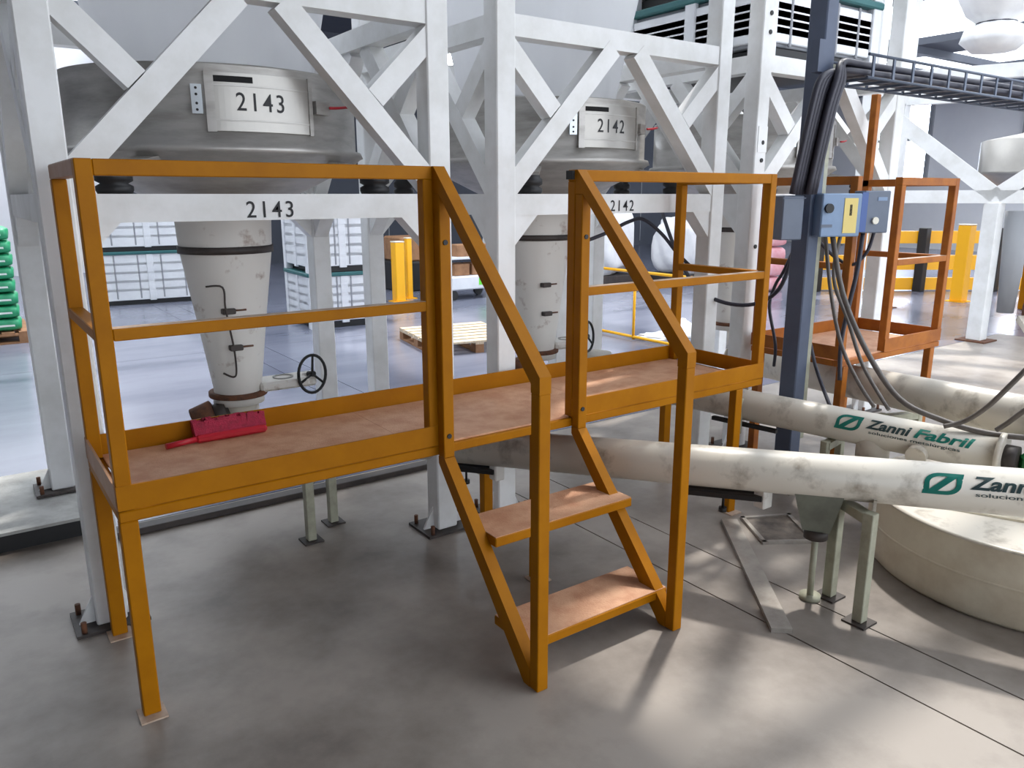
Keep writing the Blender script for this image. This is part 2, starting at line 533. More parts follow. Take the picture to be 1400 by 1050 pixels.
L, W = 3.233, 0.659
P1 = platform('access_platform', 'bright orange steel access platform with two-step stair and handrails', 0.0, L, 0.0, W, ORANGE,
         [(0.0, 1.183), (1.865, L)], stair=(1.172, 1.915, 0.667),
         legs=[(0.0, 0.0), (0.0, W - T), (1.822, W - 0.003), (1.665, 0.0), (3.02, 0.0), (3.13, W - T)])
P2 = platform('access_platform', 'worn brownish orange access platform behind the blue-grey column', 3.98, 5.17, 0.0, W, ORANGE_OLD,
         [(4.46, 5.17)], legs=[(5.06, 0.0), (5.08, W - T), (4.02, 0.0), (4.02, W - T)], tall=('back_right',))

# ------------------------------------------------------------------ silo support frames
PW = 0.115
ZL0, ZL1, ZT0, ZT1, ZTOP = 1.632, 1.739, 2.49, 2.592, 4.6
def silo_frame(label, ox, bolts=False):
    y0, y1 = 0.72, 2.36
    x0, x1 = ox - 0.04, ox + 1.69
    root = thing('silo_support_frame', label, 'steel frame', ((x0 + x1) / 2, (y0 + y1) / 2, 0), 'white frames carrying the silos')
    c = [(x0, y0), (x1 - PW, y0), (x0, y1 - PW), (x1 - PW, y1 - PW)]
    for i, (px, py) in enumerate(c):
        zb = 0.105 if (i == 2 and ox < 0.5) else 0.0
        p = MB().bbox((px, py, zb + 0.014), (px + PW, py + PW, ZTOP), 0.006).build('post', WHITE, root)
        MB().box((px - 0.08, py - 0.045, zb), (px + PW + 0.08, py + PW + 0.07, zb + 0.014)).build('base_plate', DARKBAR, p)
        for sx in (-1, 1):
            xx = px - 0.06 if sx < 0 else px + PW
            tri = [(xx, zb + 0.014), (xx + 0.06, zb + 0.014), (xx + (0.06 if sx < 0 else 0), zb + 0.13)]
            MB().prism(tri, py + PW / 2 - 0.006, py + PW / 2 + 0.006).build('stiffener', WHITE, p)
        for sx in (px - 0.05, px + PW + 0.05):
            for sy in (py - 0.025, py + PW + 0.04):
                MB().cyl((sx, sy, zb + 0.012), (sx, sy, zb + 0.06), 0.011, 8).build('anchor_bolt', RUST, p)
        if bolts and i in (0,):
            for zz in (2.83, 2.72, 2.06, 1.95, 1.40):
                MB().cyl((px + PW * .6, py - 0.006, zz), (px + PW * .6, py, zz), 0.014, 10).build('bolt', BLACK, p)
            MB().box((px + 0.02, py - 0.004, 2.0), (px + PW - .005, py, 2.16)).build('splice_plate', WHITE, p)
    def member(kind, p, q, w, h, up):
        MB().bar(p, q, w, h, up).build(kind, WHITE, root)
    cx0, cx1 = x0 + PW / 2, x1 - PW / 2
    cy0, cy1 = y0 + PW / 2, y1 - PW / 2
    zl, zt = (ZL0 + ZL1) / 2, (ZT0 + ZT1) / 2
    for yy in (cy0, cy1):
        member('lower_beam', (x0 + PW, yy, zl), (x1 - PW, yy, zl), 0.10, ZL1 - ZL0, (0, 0, 1))
        member('upper_beam', (x0 + PW, yy, zt), (x1 - PW, yy, zt), 0.10, ZT1 - ZT0, (0, 0, 1))
        member('upper_beam', (x0 + PW, yy, ZTOP - .06), (x1 - PW, yy, ZTOP - .06), 0.10, .1, (0, 0, 1))
    for xx in (cx0, cx1):
        member('lower_beam', (xx, y0 + PW, zl), (xx, y1 - PW, zl), 0.10, ZL1 - ZL0, (0, 0, 1))
        member('upper_beam', (xx, y0 + PW, zt), (xx, y1 - PW, zt), 0.10, ZT1 - ZT0, (0, 0, 1))
    # inverted-V braces with short struts on all four sides
    def brace_set(fn, wid):
        # fn maps (t along width 0..wid, z) to 3D
        mid = wid / 2
        up = (fn(0, 1) - fn(0, 0)).cross(fn(1, 0) - fn(0, 0)).normalized()
        for s in (0, 1):
            f = (lambda t, z: fn(t, z)) if s == 0 else (lambda t, z: fn(wid - t, z))
            member('diagonal_brace', f(0.015, 1.735), f(mid - 0.09, 2.50), 0.10, 0.085, up)
            member('strut', f(0.02, 2.47), f(0.335, 2.155), 0.095, 0.08, up)
    wx, wy = x1 - x0 - 0.08, y1 - y0 - 0.08
    brace_set(lambda t, z: Vector((x0 + 0.04 + t, cy0 - 0.01, z)), wx)
    brace_set(lambda t, z: Vector((x0 + 0.04 + t, cy1 + 0.01, z)), wx)
    brace_set(lambda t, z: Vector((cx0 - 0.01, y0 + 0.04 + t, z)), wy)
    brace_set(lambda t, z: Vector((cx1 + 0.01, y0 + 0.04 + t, z)), wy)
    # knee braces under the lower beams
    k = 0.15
    for yy in (cy0, cy1):
        for s, xx in ((1, x0 + PW), (-1, x1 - PW)):
            MB().prism([(xx, ZL0), (xx + s * k, ZL0), (xx, ZL0 - k * 1.05)], yy - 0.045, yy + 0.045).build('knee_brace', WHITE, root)
    for xx in (cx0, cx1):
        for s, yy in ((1, y0 + PW), (-1, y1 - PW)):
            MB().prismx([(yy, ZL0), (yy + s * k, ZL0), (yy, ZL0 - k * 1.05)], xx - 0.045, xx + 0.045).build('knee_brace', WHITE, root)
    return root, y0
def flat_text(parent, s, x, z, y, height, width, material, name='number_lettering'):
    vs, fs = text_shape(s, width, height, bold=0.004, spacing=1.22)
    mb = MB()
    mb._add([(x + a, y, z + b) for a, b in vs], fs)
    return mb.build(name, material, parent)

F1, fy = silo_frame('white steel frame with 2143 painted on its front beam', 0.0)
flat_text(F1, '2143', 0.703, 1.643, fy + 0.0055, 0.067, 0.20, BLACKP)
F2, _ = silo_frame('white steel frame with 2142 on its beam beside frame 2143', 2.0)
flat_text(F2, '2142', 2.735, 1.645, fy + 0.0055, 0.06, 0.18, BLACKP)
F3, _ = silo_frame('white steel frame with bolted splices behind the blue-grey column', 4.0, bolts=True)

# ------------------------------------------------------------------ silos
def ring_text(parent, c, s, r, a_mid, z, height, width, material):
    vs, fs = text_shape(s, width, height, bold=0.004, spacing=1.22)
    a0 = math.radians(a_mid) - width / 2 / r
    mb = MB()
    mb._add([(c[0] + r * math.cos(a0 + x / r), c[1] + r * math.sin(a0 + x / r), z + y) for x, y in vs], fs)
    return mb.build('number_lettering', material, parent)

def silo(label, cx, cy, number, valve=True, bag=True, line=True):
    c = (cx, cy, 0)
    root = thing('silo', label, 'silo', (cx, cy, 0.66), 'silo hoppers')
    R = 0.675
    MB().lathe(c, [(0.46, 2.30), (0.47, 2.26), (R, 2.262), (R, 2.255), (R, 1.945), (0.70, 1.94), (0.71, 1.915), (0.66, 1.90)], 96).build('hopper_ring', STEEL, root)
    MB().lathe(c, [(0.70, 1.912), (0.66, 1.88), (0.30, 1.70), (0.245, 1.64)], 72).build('hopper_cone', STEEL, root)
    fold = lambda t, z: 0.018 * math.sin(9 * t + z) + 0.012 * math.sin(17 * t + 2 * z)
    if bag:
        MB().lathe(c, [(0.472, 2.27), (0.50, 2.40), (0.545, 2.62), (0.62, 2.95), (0.74, 3.5), (0.76, 3.9), (0.74, 4.3), (0.70, 4.5), (0.3, 4.66), (0.0, 4.68)], 96, fold).build('fabric_bag', FABRIC, root)
    # inspection door on the ring with the number plate
    d = MB().arcbox(c, R - 0.002, R + 0.012, 252.5, 291, 1.995, 2.225, 20).build('hatch_door', STEEL_L, root)
    MB().arcbox(c, R + 0.010, R + 0.016, 254, 268, 2.188, 2.212, 8).build('slot', GAPM, d)
    MB().arcbox(c, R + 0.008, R + 0.019, 252, 255, 1.99, 2.23, 4).build('door_edge', STEEL, d)
    MB().arcbox(c, R + 0.008, R + 0.017, 289.5, 291.2, 1.99, 2.23, 4).build('door_edge', STEEL, d)
    MB().arcbox(c, R + 0.008, R + 0.015, 255, 290, 2.035, 2.041, 16).build('door_seam', STEEL, d)
    MB().arcbox(c, R + 0.008, R + 0.015, 255, 290, 2.172, 2.178, 16).build('door_seam', STEEL, d)
    if number:
        ring_text(d, c, number, R + 0.0135, 270.5, 2.078, 0.072, 0.205, BLACKP)
    h = MB().arcbox(c, R, R + 0.02, 247.5, 251, 2.06, 2.175, 4).build('hinge', HINGE, root)
    for zz in (2.075, 2.10, 2.135, 2.16):
        t = math.radians(249.2)
        MB().cyl((cx + (R + 0.018) * math.cos(t), cy + (R + 0.018) * math.sin(t), zz), (cx + (R + 0.023) * math.cos(t), cy + (R + 0.023) * math.sin(t), zz), 0.0055, 8).build('screw', BLACK, h)
    t = math.radians(297)
    p0 = Vector((cx + (R + 0.02) * math.cos(t), cy + (R + 0.02) * math.sin(t), 2.115))
    MB().arcbox(c, R, R + 0.03, 292, 299, 2.085, 2.14, 4).build('latch', STEEL, root)
    t2 = math.radians(304)
    MB().tube([p0 + Vector((.015, -.02, 0)), p0 + Vector((.06, -0.02, 0.003)), p0 + Vector((.12, 0.0, 0.012))], 0.006, 8).build('latch_handle', REDP, root)
    # rubber isolators between hopper and beams
    for ix, iy in ((cx - 0.60, cy - 0.72), (cx + 0.50, cy - 0.72), (cx - 0.60, cy + 0.70), (cx + 0.50, cy + 0.70)):
        iso = MB().lathe((ix, iy, 0), [(0, ZL1), (0.062, ZL1), (0.068, 1.752), (0.068, 1.768), (0.05, 1.778), (0.068, 1.788), (0.068, 1.815), (0.055, 1.825), (0.055, 1.835), (0, 1.836)], 24).build('rubber_mount', BLACK, root)
        MB().bar((ix, iy, 1.845), (cx + (ix - cx) * 0.62, cy + (iy - cy) * 0.62, 1.90), 0.10, 0.016).build('mount_bracket', STEEL, root)
    # lower outlet
    o = MB().lathe(c, [(0.235, 1.66), (0.225, 1.47), (0.168, 1.08), (0.122, 0.74), (0.122, 0.725)], 48).build('outlet_cone', WHITE_DIRTY, root)
    MB().lathe(c, [(0.222, 1.452), (0.233, 1.452), (0.233, 1.488), (0.226, 1.488)], 48).build('clamp_band', DARKBAR, o)
    for zz, aa in ((1.17, 250), (0.98, 257)):
        a = math.radians(aa)
        rr = 0.122 + (zz - 0.74) * 0.135
        v = Vector((cx + rr * math.cos(a), cy + rr * math.sin(a), zz))
        MB().bbox(v + Vector((-0.035, -0.03, -0.012)), v + Vector((0.03, 0.01, 0.016)), 0.004).build('vibrator_clamp', DARKBAR, o)
        MB().cyl(v + Vector((0.03, -0.012, 0.004)), v + Vector((0.085, -0.012, 0.004)), 0.005, 8).build('clamp_pin', RUST, o)
    if line:
        MB().tube([(cx - 0.16, cy - 0.17, 1.30), (cx - 0.09, cy - 0.205, 1.295), (cx - 0.085, cy - 0.205, 1.2), (cx - 0.07, cy - 0.19, 1.1), (cx - 0.05, cy - 0.17, 0.98), (cx - 0.045, cy - 0.16, 0.86), (cx - 0.06, cy - 0.15, 0.83), (cx - 0.1, cy - 0.12, 0.85)], 0.005, 6).build('air_line', DARKBAR, o)
    fl = MB().lathe(c, [(0.12, 0.725), (0.15, 0.725), (0.15, 0.705), (0.148, 0.70), (0.12, 0.70)], 40).build('flange', RUST, root)
    MB().lathe(c, [(0.13, 0.70), (0.13, 0.66), (0, 0.66)], 40).build('valve_body', WHITE_DIRTY, root)
    if valve:
        g = MB()
        g.bbox((cx + 0.09, cy - 0.11, 0.715), (cx + 0.36, cy + 0.07, 0.765), 0.012)
        gate = g.build('gate_plate', WHITE_DIRTY, root)
        MB().lathe((cx + 0.24, cy - 0.02, 0.765), [(0.055, 0.0), (0.055, 0.006), (0.045, 0.006), (0.045, 0.001)], 24).build('cover_ring', KERB, gate)
        MB().bbox((cx + 0.33, cy - 0.055, 0.70), (cx + 0.42, cy + 0.02, 0.775), 0.012).build('gearbox', WHITE_DIRTY, root)
        hc = Vector((cx + 0.385, cy - 0.08, 0.775))
        nrm = Vector((0.42, -0.9, 0.08)).normalized()
        ux = nrm.cross(Vector((0, 0, 1))).normalized()
        uz = ux.cross(nrm)
        ring = []
        wh = MB()
        N = 28
        pts = [hc + (ux * math.cos(2 * math.pi * i / N) + uz * math.sin(2 * math.pi * i / N)) * 0.104 for i in range(N + 1)]
        wh.tube(pts, 0.0085, 8, 1)
        hw = wh.build('handwheel', BLACK, root)
        sp = MB()
        for a in (100, 220, 340):
            t = math.radians(a)
            sp.cyl(hc, hc + (ux * math.cos(t) + uz * math.sin(t)) * 0.10, 0.007, 8)
        sp.cyl(hc - nrm * 0.03, hc + nrm * 0.012, 0.016, 12)
        sp.build('spokes', BLACK, hw)
        for i, mx in enumerate((-0.16, -0.24)):
            MB().cyl((cx + mx, cy - 0.03 * i, 0.60), (cx + mx + 0.09, cy - 0.06, 0.64), 0.055 + 0.01 * i, 18).build('air_motor', (DARKBAR if i == 0 else RUST), root)
    return root

S1 = silo('fabric silo over stainless hopper marked 2143 with black handwheel below', 0.83, 1.53, '2143')
S2 = silo('fabric silo over stainless hopper marked 2142', 2.83, 1.53, '2142', line=False)
S3 = silo('stainless hopper below stacked crates behind the blue-grey column', 4.83, 1.53, None, valve=False, bag=False, line=False)

# ------------------------------------------------------------------ screw conveyors
def conveyor(label, A, B, r, txt=None, tpos=0.0, phi=22, group='cream screw conveyors', spout=True):
    A, B = Vector(A), Vector(B)
    root = thing('screw_conveyor', label, 'conveyor', (A.x, A.y, 0), group)
    d = (B - A).normalized()
    side = d.cross(Vector((0, 0, 1))).normalized()      # camera side
    upv = side.cross(d).normalized()
    MB().cyl(A, B, r, 40).build('tube', CREAM, root)
    for e, s in ((A, 1), (B, -1)):
        MB().cyl(e - d * 0.012 * s, e + d * 0.012 * s, r + 0.022, 32).build('end_flange', CREAM, root)
    if spout:
        MB().cyl(A + d * .03 + Vector((0, 0, r * .8)), A + d * .03 + Vector((0, 0, 0.66 - A.z)), 0.115, 28).build('inlet_spout', CREAM, root)
    def wrap(x, y, rr):
        t = math.radians(phi) + y / rr
        return A + d * x + (side * math.cos(t) + upv * math.sin(t)) * rr
    if txt:
        def put(shape, x0, y0, material, name):
            vs, fs = shape
            mb = MB()
            mb._add([wrap(x0 + x, y0 + y, r + 0.0022) for x, y in vs], fs)
            return mb.build(name, material, root)
        # leaf-shaped emblem: a rounded square ring cut by a slanted bar
        w_, h_ = 0.128, 0.088
        def leaf(sx, sy, n=8):
            pts = []
            R_ = 0.055
            a, b = w_ / 2 * sx, h_ / 2 * sy
            rx, ry = R_ * sx, R_ * sy * .8
            for k in range(n + 1):
                t = math.pi / 2 + math.pi / 2 * k / n
                pts.append((-a + rx + rx * math.cos(t) * 1.0, b - ry + ry * math.sin(t)))
            pts.append((-a - (0.008 if sx > .9 else 0), -b))
            for k in range(n + 1):
                t = -math.pi / 2 + math.pi / 2 * k / n
                pts.append((a - rx + rx * math.cos(t), -b + ry + ry * math.sin(t)))
            pts.append((a + (0.008 if sx > .9 else 0), b))
            return pts
        o1, i1 = leaf(1, 1), leaf(0.72, 0.66)
        n = len(o1)
        fs = [(i, (i + 1) % n, n + (i + 1) % n, n + i) for i in range(n)]
        put(([(x + w_ / 2, y) for x, y in o1 + i1], fs), tpos, 0.004, TEALP, 'emblem')
        bar = [(-0.052, -0.03), (-0.018, -0.03), (0.052, 0.03), (0.018, 0.03)]
        seg = 6
        vs, fs = [], []
        for k in range(seg + 1):
            t = k / seg
            vs += [(bar[0][0] + (bar[3][0] - bar[0][0]) * t + w_ / 2, -0.03 + 0.06 * t), (bar[1][0] + (bar[2][0] - bar[1][0]) * t + w_ / 2, -0.03 + 0.06 * t)]
            if k:
                fs.append((2 * k - 2, 2 * k - 1, 2 * k + 1, 2 * k))
        put((vs, fs), tpos, 0.004, TEALP, 'emblem_bar')
        put(text_shape('Zanni', 0.225, 0.052, 0.03, 0.25), tpos + 0.155, -0.008, DKPRINT, 'brand_lettering')
        put(text_shape('Fabril', 0.275, 0.052, 0.03, 0.25), tpos + 0.395, -0.008, TEALP, 'brand_lettering')
        put(text_shape('soluciones metalúrgicas', 0.44, 0.016, 0.01), tpos + 0.175, -0.036, DKPRINT, 'small_lettering')
    return root, d, side, wrap

# conveyor from silo 2143
A1, B1 = (1.307, 1.40, 0.421), (3.15, -1.87, 0.644)
C1, d1, s1, _ = conveyor('long cream screw conveyor under the stairs with teal leaf emblem', A1, B1, 0.0935, True, 2.942, spout=False)
def on1(t): return Vector(A1) + d1 * t
def legs_at(root, p, top, along, gap=0.12, th=0.045):
    for s in (-1, 1):
        q = p + along * gap * s
        lg = MB().bbox((q.x - th / 2, q.y - th / 2, 0.008), (q.x + th / 2, q.y + th / 2, top), 0.003).build('leg', LEGM, root)
        MB().box((q.x - 0.05, q.y - 0.05, 0), (q.x + 0.05, q.y + 0.05, 0.008)).build('foot_plate', DARKBAR, lg)
    a, b = p + along * gap, p - along * gap
    MB().bar((a.x, a.y, top - 0.03), (b.x, b.y, top - 0.03), 0.05, 0.04).build('cross_bar', LEGM, root)
legs_at(C1, Vector((2.60, -0.965, 0)), 0.488, Vector((-0.42, -0.9, 0)).normalized(), 0.11)
legs_at(C1, Vector((1.085, 1.10, 0)), 0.36, Vector((-0.77, -0.64, 0)).normalized(), 0.12)
MB().bar((0.72, 1.58, 0.46), (1.33, 1.30, 0.44), 0.20, 0.20).build('feeder_trough', CREAM, C1)
MB().bar((1.0, 1.02, 0.355), (1.12, 1.45, 0.355), 0.06, 0.02).build('trough_bearer', LEGM, C1)
MB().cyl((0.83, 1.53, 0.55), (0.83, 1.53, 0.655), 0.10, 28).build('inlet_spout', CREAM, C1)
# saddle plates, collars and trough bars under the tube
p = on1(2.775)
MB().bar(p - Vector((0, 0, 0.06)), p - Vector((0, 0, 0.19)), 0.012, 0.17, d1.cross(Vector((0, 0, 1)))).build('saddle_plate', CREAM, C1)
for ta, tb in ((0.66, 1.02), (1.99, 2.33)):
    p, q = on1(ta) - Vector((0, 0, 0.118)), on1(tb) - Vector((0, 0, 0.118))
    MB().bar(p + s1 * 0.03, q + s1 * 0.03, 0.035, 0.022).build('clamp_bar', BLACK, C1)
    MB().bar(p - s1 * 0.04, q - s1 * 0.04, 0.035, 0.022).build('clamp_bar', BLACK, C1)
    MB().bbox(q + d1 * 0.0 + Vector((-.03, -.03, -0.05)), q + Vector((.03, .03, 0.04)), 0.006).build('hinge_block', WHITE_DIRTY, C1)
    mid = (p + q) / 2
    MB().cyl(mid, mid - Vector((0, 0, 0.07)), 0.006, 8).build('latch_pin', BLACK, C1)
    MB().cyl(mid - Vector((0, 0, 0.07)), mid - Vector((0, 0, 0.09)), 0.018, 14).build('latch_knob', BLACK, C1)
# discharge hopper hanging below the tube
p = on1(2.56)
hop = MB()
def quad(z, k):
    return [(p.x + d1.x * a * k * 0.11 + s1.x * b * k * 0.07, p.y + d1.y * a * k * 0.11 + s1.y * b * k * 0.07, z) for a, b in ((-1, -1), (1, -1), (1, 1), (-1, 1))]
hop._add(quad(0.51, 0.9) + quad(0.33, 0.5), [(0, 1, 2, 3), (7, 6, 5, 4), (0, 4, 5, 1), (1, 5, 6, 2), (2, 6, 7, 3), (3, 7, 4, 0)])
hop.build('discharge_hopper', LEGD, C1)
MB().cyl((p.x, p.y, 0.33), (p.x, p.y, 0.29), 0.05, 20).build('discharge_flange', DARKBAR, C1)
MB().cyl((p.x, p.y, 0.29), (p.x, p.y, 0.02), 0.014, 12).build('drain_rod', LEGM, C1)
MB().lathe((p.x, p.y, 0), [(0, 0), (0.045, 0), (0.045, 0.02), (0, 0.02)], 20).build('rod_foot', LEGM, C1)

# conveyor from silo 2142
A2, B2 = (3.26, 1.45, 0.50), (3.70, -1.06, 0.50)
C2, d2, s2, _ = conveyor('shorter cream screw conveyor ending in green motor, emblem fully visible', A2, B2, 0.092, True, 1.775, phi=24)
legs_at(C2, Vector((3.558, -0.26, 0)), 0.42, Vector((-0.98, -0.2, 0)).normalized(), 0.11, 0.04)
pe = Vector(A2) + d2 * 1.22
MB().bbox((pe.x - 0.10, pe.y - 0.012, 0.34), (pe.x - 0.075, pe.y + 0.02, 0.56), 0.003).build('support_plate', LEGM, C2)
p, q = Vector(A2) + d2 * 1.0 - Vector((0, 0, 0.11)), Vector(A2) + d2 * 1.42 - Vector((0, 0, 0.11))
MB().bar(p + s2 * 0.04, q + s2 * 0.04, 0.03, 0.022).build('clamp_bar', BLACK, C2)
# spout with round inspection dome into the drum
p = Vector(A2) + d2 * 1.95
MB().cyl(p - Vector((0, 0, 0.02)), p - Vector((0, 0, 0.15)), 0.085, 28).build('discharge_spout', CREAM, C2)
p2 = Vector(A2) + d2 * 2.2
MB().cyl(p2 - Vector((0.02, 0, 0.03)), p2 + s2 * 0.12 - Vector((0, 0, 0.06)), 0.05, 24).build('inspection_port', CREAM, C2)
e = Vector(B2)
MB().cyl(e + d2 * 0.012, e + d2 * 0.07, 0.06, 24).build('bearing_housing', DARKBAR, C2)
MB().bbox(e + d2 * 0.2 + Vector((-0.02, -0.13, -0.10)), e + d2 * 0.2 + Vector((0.26, 0.14, 0.035)), 0.03).build('gear_motor', GREENP, C2)

# conveyor from the third silo
A3, B3 = (4.80, 1.40, 0.44), (3.70, -1.79, 0.71)
C3, d3, s3, _ = conveyor('grey-shaded cream screw conveyor passing under the worn platform', A3, B3, 0.108)
legs_at(C3, Vector((4.22, -0.28, 0)), 0.46, Vector((-0.95, 0.3, 0)).normalized(), 0.13, 0.045)

# low round collecting drum
dc = (3.67, -1.26, 0)
D = thing('collecting_drum', 'low wide cream steel drum standing below the conveyors', 'drum', dc)
MB().lathe(dc, [(0, 0.0), (0.69, 0.0), (0.71, 0.02), (0.714, 0.06), (0.714, 0.335)], 96).build('shell', CREAM_D, D)
MB().lathe(dc, [(0.713, 0.175), (0.718, 0.178), (0.718, 0.186), (0.713, 0.189)], 96).build('weld_seam', CREAM_D, D)
lid = MB().lathe(dc, [(0.714, 0.333), (0.722, 0.337), (0.722, 0.345), (0.70, 0.348), (0.0, 0.348)], 96).build('lid', CREAM, D)
MB().bar((3.16, -0.95, 0.352), (3.5, -1.75, 0.352), 0.03, 0.012).build('lid_rib', CREAM_D, lid)

# ------------------------------------------------------------------ column, boxes, cables, tray
K = thing('cable_column', 'blue-grey square steel column carrying control boxes and cables', 'column', (3.66, 0.10, 0))
MB().bbox((3.61, 0.045, 0.012), (3.71, 0.155, 4.6), 0.006).build('shaft', GREYBLUE, K)
MB().box((3.71, 0.05, 0.3), (3.745, 0.08, 2.42)).build('conduit_channel', LEGM, K)
MB().box((3.53, -0.03, 0), (3.79, 0.23, 0.012)).build('base_plate', DARKBAR, K)
MB().box((3.50, 0.0, 2.36), (3.61, 0.05, 2.52)).build('tray_bracket', GREYBLUE, K)

def control_box(label, loc, rot, w_, h_, dpt, paint, parts):
    root = thing('control_box', label, 'control box', loc, 'control boxes on the column')
    o = loc
    MB().bbox((o[0] - w_ / 2, o[1] - dpt, o[2]), (o[0] + w_ / 2, o[1], o[2] + h_), 0.006).build('enclosure', paint, root)
    for nm, mt, x, z, a, b, rnd in parts:
        mb = MB()
        if rnd:
            mb.cyl((o[0] + x, o[1] - dpt - 0.014, o[2] + z), (o[0] + x, o[1] - dpt, o[2] + z), a, 18)
        else:
            mb.box((o[0] + x - a, o[1] - dpt - 0.003, o[2] + z - b), (o[0] + x + a, o[1] - dpt, o[2] + z + b))
        mb.build(nm, mt, root)
    turn(root, rot)
    return root
control_box('pale blue control box with black rotary switch and warning label', (3.765, 0.02, 1.505), -22, 0.25, 0.235, 0.10, BOXBLUE,
            [('rotary_switch', BLACK, -0.085, 0.155, 0.026, 0, True), ('type_plate', BOXDARK, -0.09, 0.06, 0.035, 0.008, False), ('warning_label', LABELY, 0.055, 0.115, 0.042, 0.095, False), ('warning_symbol', BLACKP, 0.055, 0.145, 0.008, 0.03, False)])
control_box('slate blue control box with round white button beside warning label box', (4.03, -0.03, 1.52), -22, 0.17, 0.235, 0.10, BOXDARK,
            [('push_button', LABELW, -0.01, 0.07, 0.02, 0, True), ('side_band', BLUE, -0.085, 0.117, 0.02, 0.11, False), ('type_plate', BOXBLUE, 0.03, 0.19, 0.03, 0.01, False)])
control_box('plain slate junction box on the platform side of the column', (3.49, 0.13, 1.49), -22, 0.13, 0.24, 0.09, BOXDARK,
            [('seam_band', GREYBLUE, 0.0, 0.225, 0.07, 0.003, False)])
mr = MB().bar((3.46, 0.165, 1.62), (4.12, -0.0, 1.62), 0.03, 0.04)
mr.build('mounting_rail', GREYBLUE, K)

def cable(label, pts, r, material=CABLE, group='cables around the column'):
    return tag(MB().tube(pts, r, 8, 6).build('cable', material), label, 'cable', group)
CABLES = __import__('json').loads('''[["grey cable hanging from the pale blue box down to the second conveyor",0.011,0,[[3.766,0.043,1.523],[3.791,-0.013,1.183],[3.753,-0.131,0.905],[3.707,-0.278,0.725],[3.669,-0.412,0.608]]],
["grey cable crossing behind the box and falling along the column",0.011,0,[[3.887,0.019,1.52],[3.863,0.023,1.26],[3.851,-0.104,1.019],[3.791,-0.255,0.793],[3.684,-0.487,0.606]]],
["thick grey cable sweeping from the control box to the right over the conveyors",0.015,0,[[3.771,-0.0,1.516],[3.708,-0.137,1.201],[3.631,-0.358,0.913],[3.547,-0.61,0.714],[3.615,-0.808,0.632],[3.68,-0.99,0.601],[3.769,-1.179,0.604]]],
["dark cable drooping from above the platform end rail to the column",0.013,1,[[3.886,1.437,1.613],[3.78,1.181,1.346],[3.697,0.927,1.147],[3.663,0.676,1.068],[3.749,0.487,1.064],[3.808,0.35,1.169],[3.868,0.31,1.392]]],
["thin dark cable looping low beside the column",0.01,1,[[3.94,0.341,1.454],[3.849,0.354,1.279],[3.835,0.399,1.185],[3.829,0.425,1.046],[3.827,0.359,0.822],[3.885,0.398,0.666]]],
["thin dark cable curling from the slate box toward the worn platform",0.01,1,[[4.042,-0.091,1.52],[4.04,-0.06,1.405],[4.007,0.004,1.331],[3.973,0.105,1.377],[3.868,0.143,1.465]]],
["dark cable dropping steeply from the slate box",0.013,1,[[3.991,-0.054,1.52],[3.933,-0.077,1.306],[3.909,-0.06,1.094],[3.89,-0.048,0.877],[3.854,-0.084,0.667]]],
["grey cable rising from the second conveyor toward the right",0.012,0,[[3.56,-0.837,0.618],[3.601,-0.917,0.66],[3.592,-1.009,0.752],[3.582,-1.093,0.871],[3.599,-1.186,1.022]]],
["short grey cable rising from the conveyor end box",0.012,0,[[3.664,-1.034,0.63],[3.661,-1.08,0.678],[3.621,-1.154,0.759],[3.6,-1.241,0.84]]],
["black cable slung between the 2142 silo and its frame",0.012,1,[[2.941,1.177,1.45],[3.096,1.145,1.501],[3.255,1.115,1.567],[3.37,1.1,1.579],[3.491,1.049,1.484],[3.552,0.97,1.368],[3.617,0.896,1.274]]],
["dark cable running down beside the column foot",0.011,1,[[3.831,0.115,0.859],[3.749,0.015,0.751],[3.678,-0.091,0.649],[3.608,-0.191,0.569]]]]''')
for lab, r, dk, pts in CABLES:
    cable(lab, pts, r, CABLE_D if dk else CABLE)

TR = thing('cable_tray', 'overhead ladder cable tray loaded with dark cables', 'cable tray', (6.0, 0.0, 2.36))
for yy in (-0.135, 0.135):
    for zz in (2.335, 2.45):
        MB().cyl((3.74, yy, zz), (9.2, yy, zz), 0.008, 8).build('side_wire', BOXDARK, TR)
for k in range(27):
    xx = 3.78 + 0.2 * k
    MB().box((xx, -0.135, 2.328), (xx + 0.02, 0.135, 2.342)).build('rung', BOXDARK, TR)
    for yy in (-0.135, 0.135):
        MB().box((xx, yy - 0.004, 2.335), (xx + 0.02, yy + 0.004, 2.45)).build('side_bar', BOXDARK, TR)
for k in range(9):
    lay, col_ = divmod(k, 6)
    yy = -0.105 + 0.042 * col_ + 0.03 * lay
    z0 = 2.366 + 0.042 * lay
    xk = 3.575 - 0.027 * (k % 6)
    pts = [(xk, 0.05 - 0.04 * lay, 1.737), (xk, -0.02 - 0.04 * lay, 2.15), (xk + .05, -0.03 - 0.04 * lay, 2.32), (3.64, -0.025 - 0.03 * (5 - k % 6) / 5, z0), (3.82, yy * .6 - .03, z0)]
    pts += [(3.9 + 0.85 * j, yy + 0.008 * math.sin(j * 2 + k), z0 + 0.006 * ((j + k) % 3)) for j in range(1, 7)]
    tag(MB().tube(pts, 0.018, 8, 4).build('cable', CABLE_D), 'dark thick cable lying in the overhead tray and dropping down the column', 'cable', 'cables in the overhead tray')

